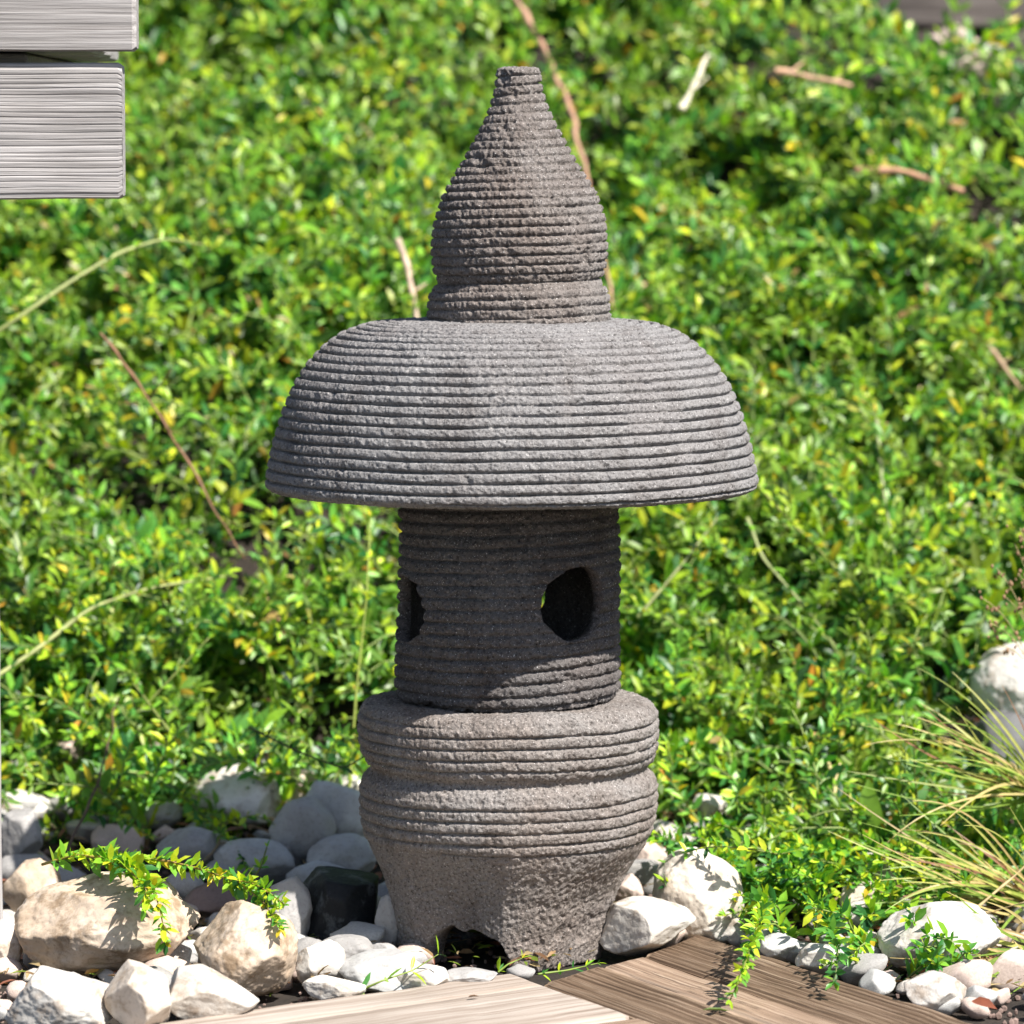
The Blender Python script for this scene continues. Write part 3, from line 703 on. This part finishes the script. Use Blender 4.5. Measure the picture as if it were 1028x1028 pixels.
sprig('creeping_sprig',[(112,864,-.09),(160,862,-.10),(200,872,-.11),(235,884,-.14),(262,902,-.185),(282,932,-.225)],.0011,(.28,.18,.06),14,.0052,[0,5,18,30,26,16,3,0,.5],'yellow-green sprig creeping to the top of the wedge-shaped tan stone','sprig','sprigs trailing over the stones',nl=5,seed=4)
sprig('creeping_sprig',[(100,860,-.10),(128,872,-.14),(146,890,-.18),(146,912,-.19)],.0010,(.28,.2,.05),16,.0055,[0,6,20,32,26,12,2,0,0],'short bushy bright green side sprig in front of the large tan stone','sprig','sprigs trailing over the stones',nl=5,seed=43)
sprig('creeping_sprig',[(232,884,-.14),(252,886,-.17),(270,896,-.19),(286,908,-.21)],.0010,(.28,.2,.05),15,.0055,[0,6,20,32,26,12,2,0,0],'short yellow-green side sprig above the wedge-shaped tan stone','sprig','sprigs trailing over the stones',nl=5,seed=44)
sprig('creeping_sprig',[(60,790,.36),(90,815,.3),(125,822,.26),(150,840,.22)],.0012,(.2,.24,.06),16,.008,GW,'loose green sprig drooping over the dark grey stone at the left','sprig','sprigs trailing over the stones',nl=5,seed=45)
sprig('creeping_sprig',[(150,770,.50),(185,800,.36),(215,830,.28),(238,852,.2),(252,880,.12)],.0012,(.10,.12,.04),14,.011,[10,20,25,20,10,5,0,0,0],'dark green sprig standing between the grey stones','sprig','sprigs trailing over the stones',nl=4,seed=5)
sprig('creeping_sprig',[(200,838,.34),(225,826,.3),(255,818,.26),(276,828,.24)],.0011,(.15,.2,.04),13,.012,YW,'short bright sprig in front of the white rounded stone','sprig','sprigs trailing over the stones',nl=4,seed=6)
sprig('creeping_sprig',[(250,890,.06),(262,870,.05),(268,850,.06)],.0012,(.12,.16,.04),14,.010,[10,20,25,20,10,5,0,0,0],'small upright dark green sprig beside the black rock','sprig','sprigs trailing over the stones',nl=4,seed=7)
sprig('creeping_sprig',LF([(768,900,.03),(762,925,.045),(752,955,.04),(742,985,.03),(733,1004,.015)]),.0013,(.2,.22,.05),14,.008,GW,'light green sprig hanging onto the brown deck boards','sprig','sprigs trailing over the stones',nl=5,seed=8)
sprig('creeping_sprig',LF([(815,900,.02),(832,925,.035),(842,955,.035),(838,985,.02)]),.0013,(.1,.14,.04),16,.011,[14,24,28,16,6,2,0,0,0],'dark green leafy sprig beside the outer deck board','sprig','sprigs trailing over the stones',nl=5,seed=9)
sprig('creeping_sprig',LF([(815,850,.03),(780,858,.07),(745,850,.08),(700,850,.075),(668,866,.06)]),.0012,(.16,.2,.05),14,.010,GW,'green sprig arching over the cream boulder','sprig','sprigs trailing over the stones',nl=4,seed=10)
sprig('weed_plant',LF([(358,996,.004),(385,984,.015),(415,974,.018),(440,958,.03)]),.0009,(.2,.28,.05),20,.016,GW,'low weed with long green leaves between the pale stones and deck','weed','weeds at the deck edge',nl=2,seed=12,wr=(.2,.3))
sprig('weed_plant',LF([(500,976,.004),(510,968,.01),(524,962,.014)]),.0009,(.2,.28,.05),14,.009,YW,'tiny yellow-green weed at the front foot of the lantern','weed','weeds at the deck edge',nl=3,seed=13,wr=(.2,.3))
sprig('weed_plant',LF([(540,978,.005),(570,974,.006),(600,967,.006)]),.0009,(.2,.28,.05),11,.010,GW,'flat green weed along the lantern foot and deck end','weed','weeds at the deck edge',nl=3,seed=14,wr=(.2,.3))
sprig('weed_plant',[(650,935,.02),(646,944,.0),(640,952,-.02)],.0009,(.2,.28,.05),9,.009,GW,'tiny weed on the white slab near the deck end','weed','weeds at the deck edge',nl=3,seed=15)
def arc(pts,r,col,leafmm,sp,w,label,seed,nl=4,**k):
    pts=[(a,b,c-(.075 if c>.5 else .03)) for a,b,c in pts]
    return sprig('arching_shoot',pts,r*1.1,col,leafmm,sp,w,label,'shoot','long shoots arching out of the ground cover',nl=nl,seed=seed,**k)
arc([(-30,352,.70),(20,318,.70),(70,283,.72),(120,253,.76),(165,239,.8),(205,246,.86)],.0024,(.30,.34,.12),14,.030,GW,'thick pale green shoot arching at the left below the table',21,nl=3)
arc([(-20,690,.42),(40,650,.46),(90,610,.5),(150,590,.56),(230,578,.62)],.0022,(.30,.33,.12),14,.018,GW,'pale green shoot with yellow leaves bending right at the left edge',22)
arc([(745,470,.62),(790,520,.66),(840,570,.7),(895,640,.72)],.0018,(.30,.34,.10),15,.016,YW,'yellow-green shoot running diagonally down to the right of the roof',23)
arc([(750,520,.64),(765,560,.62),(800,600,.6),(840,650,.6)],.0018,(.28,.32,.12),13,.020,GW,'green diagonal shoot below the right end of the roof',24)
arc([(880,420,.8),(885,480,.76),(895,540,.7),(905,600,.66)],.0020,(.30,.34,.16),13,.026,GW,'pale upright shoot right of the lantern roof',25)
arc([(350,800,.42),(358,690,.44),(368,600,.46),(372,520,.5)],.0013,(.28,.34,.06),13,.034,YW,'thin upright yellow-green stem just left of the lantern',26,nl=2)
arc([(178,745,.36),(130,680,.44),(135,720,.42),(210,640,.44)],.0013,(.2,.24,.06),13,.018,GW,'leafy shoot above the shaded stones at the left',27)
arc([(640,620,.6),(690,560,.62),(720,520,.64)],.0016,(.3,.33,.14),13,.02,GW,'short pale shoot right of the light chamber',28)
arc([(250,730,.36),(300,755,.3),(345,772,.26),(384,748,.2)],.0012,(.08,.1,.03),15,.016,[14,24,28,16,6,2,0,0,0],'dark shoot reaching to the collar of the lantern base',29,nl=3)
arc([(690,800,.42),(730,760,.46),(790,745,.5),(850,770,.5)],.0014,(.2,.25,.07),15,.012,GW,'leafy shoot right of the lantern bowl',30)
arc([(690,870,.30),(725,840,.34),(770,835,.36),(820,860,.32)],.0014,(.2,.25,.07),15,.011,[10,20,28,22,8,2,0,0,0],'leafy shoot above the cream boulder',31)
arc([(60,790,.40),(110,770,.42),(160,785,.40),(200,800,.38)],.0014,(.16,.2,.06),15,.012,GW,'leafy shoot hanging in front of the white sunlit stones',33)
rgf=np.random.default_rng(99); kf=0
for kf in range(115):
    px=rgf.uniform(690,960) if kf>50 else rgf.uniform(685,905); ylim=936+max(0,(px-700)*.325)-12; py=rgf.uniform(850,ylim) if ylim<1000 else rgf.uniform(850,990)
    Yb=find_Y(py); ex=px+rgf.uniform(-50,35); ey=py-rgf.uniform(8,48)
    sprig('creeping_sprig',[(px,py,Yb),((px+ex)/2+8,(py+ey)/2-14,Yb-.03),(ex,ey,Yb-.06)],.0012,(.20,.26,.07),rgf.uniform(13,22),.0095,[[10,20,28,24,14,4,0,0,.6],[2,8,20,30,26,12,2,0,.5]][kf%2],'small leafy green sprig of the weeds spilling over the stones right of the lantern','sprig','leafy sprigs over the right-hand stones',nl=5,seed=300+kf)
# broad-leaved weed at right
def broad():
    p=onY(868,900,.26); e=empty('broadleaf_weed',tuple(p),'broad-leaved bright green weed growing between stones right of the cream boulder','weed')
    for k,(px,py,w) in enumerate([(835,800,.011),(872,782,.014),(912,806,.012),(850,828,.010),(897,838,.009)]):
        tip=onY(px,py,.27-.02*k)-p; L=np.linalg.norm(tip)
        n=9; t=np.linspace(0,1,n); C=tip[None]*t[:,None]+np.array([0,-.014,.0])*(np.sin(t*np.pi))[:,None]
        wd=w*np.sin(np.pi*np.clip((t-.15)/.85,0,1)**.8)**.8+.0008; s=norm(np.cross(tip,np.array([.2*(k-2),-1,.1])))
        fold=np.array([0,-1,.2])*.25
        V=np.concatenate([C-s*wd[:,None]+fold*wd[:,None]*(1+.5*np.sin(t*14))[:,None],C,C+s*wd[:,None]+fold*wd[:,None]*(1+.5*np.cos(t*13))[:,None]])
        i=np.arange(n); F=np.concatenate([np.stack([i[:-1],i[:-1]+n,i[1:]+n,i[1:]],-1),np.stack([i[:-1]+n,i[:-1]+2*n,i[1:]+2*n,i[1:]+n],-1)])
        assemble('leaf',[(V,F,None,np.tile(np.array([.17,.32,.03])*(.8+.1*k),(len(V),1)),0)],e)
broad()
# bare twigs
def twig(pts,r,col,label,seed,side=()):
    r=r*.88; pts=[(a_,b_,c_+(0 if r>.0033 and len(pts)==6 else .05 if c_>.7 else .02 if c_>.45 else 0)) for a_,b_,c_ in pts]; Q,L=pathpts(pts,36); o0=Q[0].copy(); Q=Q+.0028*np.stack([vn(Q,40,seed+k) for k in range(3)],-1)
    parts=[(*tube(Q-o0,r,r*.5,col,seed=seed,knob=.45),1)]
    rt=np.random.default_rng(seed+50)
    for kk_ in range(3):
        i_=rt.integers(6,30); q0=Q[i_]-o0; d_=norm(norm(Q[i_+1]-Q[i_-1])+rt.normal(size=3)*.7); l_=rt.uniform(.006,.022); t_=np.linspace(0,1,8)[:,None]
        parts.append((*tube(q0+d_*l_*t_+np.array([0,0,.15*l_])*t_*t_,r*.5,r*.2,col,ns=5,seed=seed+kk_),1))
    for (a,b) in side:
        Q2,_=pathpts([a,b],10); parts.append((*tube(Q2-o0,r*.6,r*.25,col,seed=seed+3),1))
    o=assemble('dry_twig',parts); o.location=o0
    return tag(o,label,'twig','dry twigs lying in the ground cover')
BR=(.30,.17,.10)
twig([(100,334,.52),(140,385,.52),(185,455,.52),(215,510,.50),(245,560,.50)],.0018,(.26,.13,.07),'thin reddish brown bare twig slanting down at the left',1,side=[((150,400,.52),(172,372,.5))])
twig([(860,170,1.02),(910,174,1.0),(965,192,.98)],.0058,(.52,.28,.18),'thick orange brown twig in the upper right',2)
twig([(780,72,1.15),(815,78,1.15),(855,88,1.16)],.0052,(.46,.28,.18),'short brown twig near the top right',3)
twig([(682,108,1.1),(700,78,1.12),(712,56,1.14)],.0048,(.66,.60,.46),'short pale straw stick right of the lantern tip',4)
twig([(516,-5,1.42),(545,45,1.36),(570,100,1.28),(590,180,1.13),(606,250,1.02),(618,320,.92)],.0038,(.46,.26,.18),'long reddish brown stalk behind the lantern finial',5)
twig([(400,240,.8),(412,280,.78),(420,322,.76)],.0045,(.48,.36,.27),'pale brown stalk left of the lantern finial',6)
twig([(270,600,.55),(285,640,.55)],.0035,(.45,.26,.15),'short brown twig left of the light chamber',7)
twig([(60,880,.2),(90,800,.3),(110,745,.36),(118,700,.42)],.0018,(.10,.06,.04),'dark upright twig at the left over the shaded stones',8)
twig([(830,862,.3),(832,820,.32),(838,780,.34),(828,755,.36)],.0042,(.56,.46,.22),'dead straw coloured stalk right of the lantern bowl',9)
twig([(990,345,.9),(1030,400,.88)],.004,(.40,.26,.16),'brown twig at the right edge',10)
twig([(925,960,.02),(965,925,.03),(1000,893,.04),(1040,860,.05)],.0018,(.50,.38,.20),'straw coloured twig leaning over the broad white rock',11,side=[((965,925,.03),(1030,905,.0))])
twig([(940,128,1.4),(985,150,1.4),(1035,175,1.4)],.006,(.46,.22,.12),'rust coloured twig below the dark timber beam',12)
twig([(196,878,.1),(230,832,.3),(262,832,.26),(276,836,.24)],.0016,(.2,.12,.07),'thin brown twig between the grey stones',13)

# grass tuft at the right
def blade(p0,p1,p2,w,col,seed):
    n=16; t=np.linspace(0,1,n)[:,None]; C=(1-t)**2*p0+2*t*(1-t)*p1+t*t*p2; D=norm(np.gradient(C,axis=0))
    s=norm(np.cross(D,np.array([.1,-.8,.6]))); wd=(w*(1-t**2.2)+.0002)
    V=np.concatenate([C-s*wd,C+np.cross(D,s)*wd*.5,C+s*wd]); i=np.arange(n)
    F=np.concatenate([np.stack([i[:-1],i[:-1]+n,i[1:]+n,i[1:]],-1),np.stack([i[:-1]+n,i[:-1]+2*n,i[1:]+2*n,i[1:]+n],-1)])
    return V,F,None,np.tile(np.array(col),(len(V),1)),0
def grass(px,py,Y,n,tips,label,seed,w=.0011,dead=.32):
    rg=np.random.default_rng(seed); p=onY(px,py,Y); p[2]=float(gz(Y,p[0])) if p[2]<gz(Y,p[0])+.03 else p[2]
    e=empty('grass_tuft',tuple(p),label,'grass tuft','grass tufts at the right edge'); gp=[];dpz=[]
    for k in range(n):
        tx,ty=tips[k%len(tips)]; q=onY(tx+rg.normal()*34,ty+rg.normal()*34,Y-.08+rg.normal()*.05)-p
        m=q*rg.uniform(.35,.65)+np.array([0,-.02,.16*np.linalg.norm(q)*rg.uniform(-.6,1.6)])+rg.normal(size=3)*.008; b=rg.normal(size=3)*np.array([.01,.01,.002])
        isd=rg.uniform()<dead
        col=np.array([[.52,.42,.18],[.46,.34,.15],[.30,.15,.09]][rg.integers(3)]) if isd else np.array([[.30,.36,.07],[.20,.30,.05],[.42,.42,.12]][rg.integers(3)])
        (dpz if isd else gp).append(blade(b,m,q,w*rg.uniform(.6,1.5),col*rg.uniform(.8,1.2),k))
    assemble('green_blades',gp,e)
    if dpz: assemble('dry_blades',dpz,e)
    return e
grass(1052,800,.22,44,[(900,735),(922,700),(950,690),(905,760),(960,730),(938,775),(985,700),(930,790),(915,830),(880,740),(970,760)],'grass tuft with long arching yellow-green blades at the right edge',1,w=.0011)
grass(1050,905,.12,60,[(880,880),(900,850),(935,845),(895,905),(950,880),(920,925),(985,850),(860,870),(910,830),(970,930),(990,965)],'lower grass tuft with reddish dry blades above the broad white rock',2,dead=.45)
grass(1058,1010,-.03,36,[(890,985),(930,968),(960,1000),(905,1000),(985,985),(940,1020),(1000,960),(985,1015)],'short green grass tuft at the bottom right corner',3,w=.0016,dead=.3)
def seedheads():
    rg=np.random.default_rng(5); p=onY(1046,720,.26); e=empty('seeding_grass',tuple(p),'dry seeding grass stalk with tiny brown seed heads above the white boulder','grass stalk')
    st=[];sd=[]
    V0,F0=ico(1)
    for k in range(9):
        tx,ty=[(985,600),(1000,570),(1018,545),(992,625),(1010,600),(1022,575),(1000,648),(1024,530),(1030,610)][k]
        q=onY(tx,ty,.26+rg.normal()*.02)-p; n=20; t=np.linspace(0,1,n)[:,None]; C=2*t*(1-t)*(q*.5+np.array([.012,0,.03]))+t*t*q
        st.append((*tube(C,.0006,.0003,(.45,.36,.18),ns=4,seed=k),1))
        for j in range(9):
            c=C[-1-rg.integers(0,7)]+rg.normal(size=3)*.004; V=V0*np.array([.0013,.0013,.0019])*rg.uniform(.7,1.4)+c
            sd.append((V,F0,rg.uniform(.7,1.3)))
    assemble('stalks',st,e)
    Vs=np.concatenate([a for a,_,_ in sd]); F=np.concatenate([b+i*len(V0) for i,(_,b,_) in enumerate(sd)])
    C=np.tile(np.array([.26,.15,.08]),(len(Vs),1)); mesh('seed_heads',Vs,[F],M_STEM,e,colors=C)
seedheads()
# fallen leaves
def fallen(px,py,z,L,col,label,rot,seed):
    p=onZ(px,py,z); n=1
    V,Q,T,C=leaves(np.zeros((1,3)),np.array([[math.cos(rot),math.sin(rot),.06]]),np.array([[.1,.1,1.]]),np.array([L]),np.array([L*.38]),np.array([.35]),np.array([.12]),np.array([col]))
    V=np.concatenate([V,V-np.array([0,0,.0004])]); Q2=np.concatenate([Q,Q[:,::-1]+8]); T2=np.concatenate([T,T[:,::-1]+8]); C=np.concatenate([C,C])
    o=mesh('fallen_leaf',V,[Q2,T2],[M_LEAF],colors=C); o.location=(p[0],p[1],p[2]+.001)
    tag(o,label,'leaf','fallen leaves')
fallen(705,1015,DZ+.003,.020,(.22,.30,.12),'pale green fallen leaf lying on the dark brown deck board',.1,1)
fallen(470,1002,DZ+.002,.010,(.16,.08,.04),'brown fallen leaf scrap on the bleached deck board',.6,2)
def litter():
    n=8500; X=rng.uniform(-.55,.62,n); Y=rng.uniform(-.2,.6,n)
    w=np.array([proj((X[i],Y[i],0))[:2] for i in range(n)]); px,py=w[:,0],w[:,1]
    ok=~(((px<520)&(py>975-(px-190)*.135+40))|((px>=520)&(py>925+np.maximum(0,(px-700)*.325))&(py>985-(px-500)*.27)))
    ok&=~((px<520)&(rng.uniform(0,1,n)<.3))
    X,Y=X[ok],Y[ok]; n=len(X); b=np.stack([X,Y,gz(Y,X)+rng.uniform(0,.012,n)],-1)
    d=rng.normal(size=(n,3))*np.array([1,1,.25]); nr=rng.normal(size=(n,3))*.35+np.array([0,-.2,1])
    pal=np.array([[.30,.19,.10],[.20,.11,.06],[.42,.32,.17],[.12,.07,.045],[.34,.13,.08],[.20,.28,.04]]); col=pal[rng.integers(0,6,n)]*rng.uniform(.7,1.2,(n,1))
    L=rng.uniform(.005,.017,n); lv=leaves(b,d,nr,L,L*rng.uniform(.12,.45,n),rng.uniform(.1,.7,n),rng.uniform(-.2,.4,n),col)
    tag(assemble('leaf_litter',[(*lv,0)]),'dry brown leaf litter scattered between the stones','leaf litter',kind='stuff')
litter()
k=0
for px,py,z,c in [(890,890,.05,(.24,.11,.07)),(955,900,.05,(.22,.10,.07)),(985,880,.06,(.26,.12,.08)),(1005,905,.05,(.36,.22,.12)),(905,915,.05,(.36,.20,.12)),(870,905,.04,(.40,.22,.12)),(940,872,.07,(.26,.13,.08)),(1000,930,.04,(.36,.18,.1)),(975,1005,.02,(.30,.10,.06))]:
    k+=1; p=onY(px,py,find_Y(py,.012))
    V,Q,T_,C=leaves(np.zeros((1,3)),np.array([[math.cos(k*1.3),math.sin(k*1.3),.3*math.sin(k)]]),np.array([[.2*math.cos(k),-.5,.8]]),np.array([.022]),np.array([.010]),np.array([.5]),np.array([.3]),np.array([c]))
    o=mesh('dead_leaf',V,[Q,T_],[M_LEAF],colors=C); o.location=p; tag(o,'dead reddish brown leaf among the stones at the lower right','leaf','dead leaves at the lower right')

# ------------------------------------------------------------------ light, world, camera
ELEV,AZ=R(50),R(47)    # azimuth measured from the camera side (-Y) towards +X
sd=Vector((math.sin(AZ)*math.cos(ELEV),-math.cos(AZ)*math.cos(ELEV),math.sin(ELEV)))
sun=bpy.data.lights.new('sun','SUN'); sun.energy=5.0; sun.angle=R(.5); sun.color=(1,.955,.89)
so=bpy.data.objects.new('sun',sun); link(so); so.rotation_euler=sd.to_track_quat('Z','Y').to_euler()
w=bpy.data.worlds.new('World'); S.world=w; w.use_nodes=True; nt=w.node_tree; nt.nodes.clear()
sky=nt.nodes.new('ShaderNodeTexSky'); sky.sky_type='NISHITA'; sky.sun_disc=False; sky.sun_elevation=ELEV
sky.sun_rotation=math.atan2(sd.x,sd.y)
bg=nt.nodes.new('ShaderNodeBackground'); bg.inputs[1].default_value=.075; ow=nt.nodes.new('ShaderNodeOutputWorld')
nt.links.new(sky.outputs[0],bg.inputs[0]); nt.links.new(bg.outputs[0],ow.inputs[0])
cam=bpy.data.cameras.new('camera'); co=bpy.data.objects.new('camera',cam); link(co); co.location=(0,CAMY,CAMZ)
co.rotation_euler=(R(90)-PITCH,0,0); cam.sensor_width=36; cam.lens=36*FPX/1028; cam.clip_end=500; cam.clip_start=.05
cam.dof.use_dof=True; cam.dof.focus_distance=3.16; cam.dof.aperture_fstop=7.0
S.camera=co
S.render.engine='CYCLES'; S.render.resolution_x=S.render.resolution_y=1024
S.view_settings.view_transform='Standard'; S.view_settings.look='None'; S.view_settings.exposure=.95; S.view_settings.gamma=1
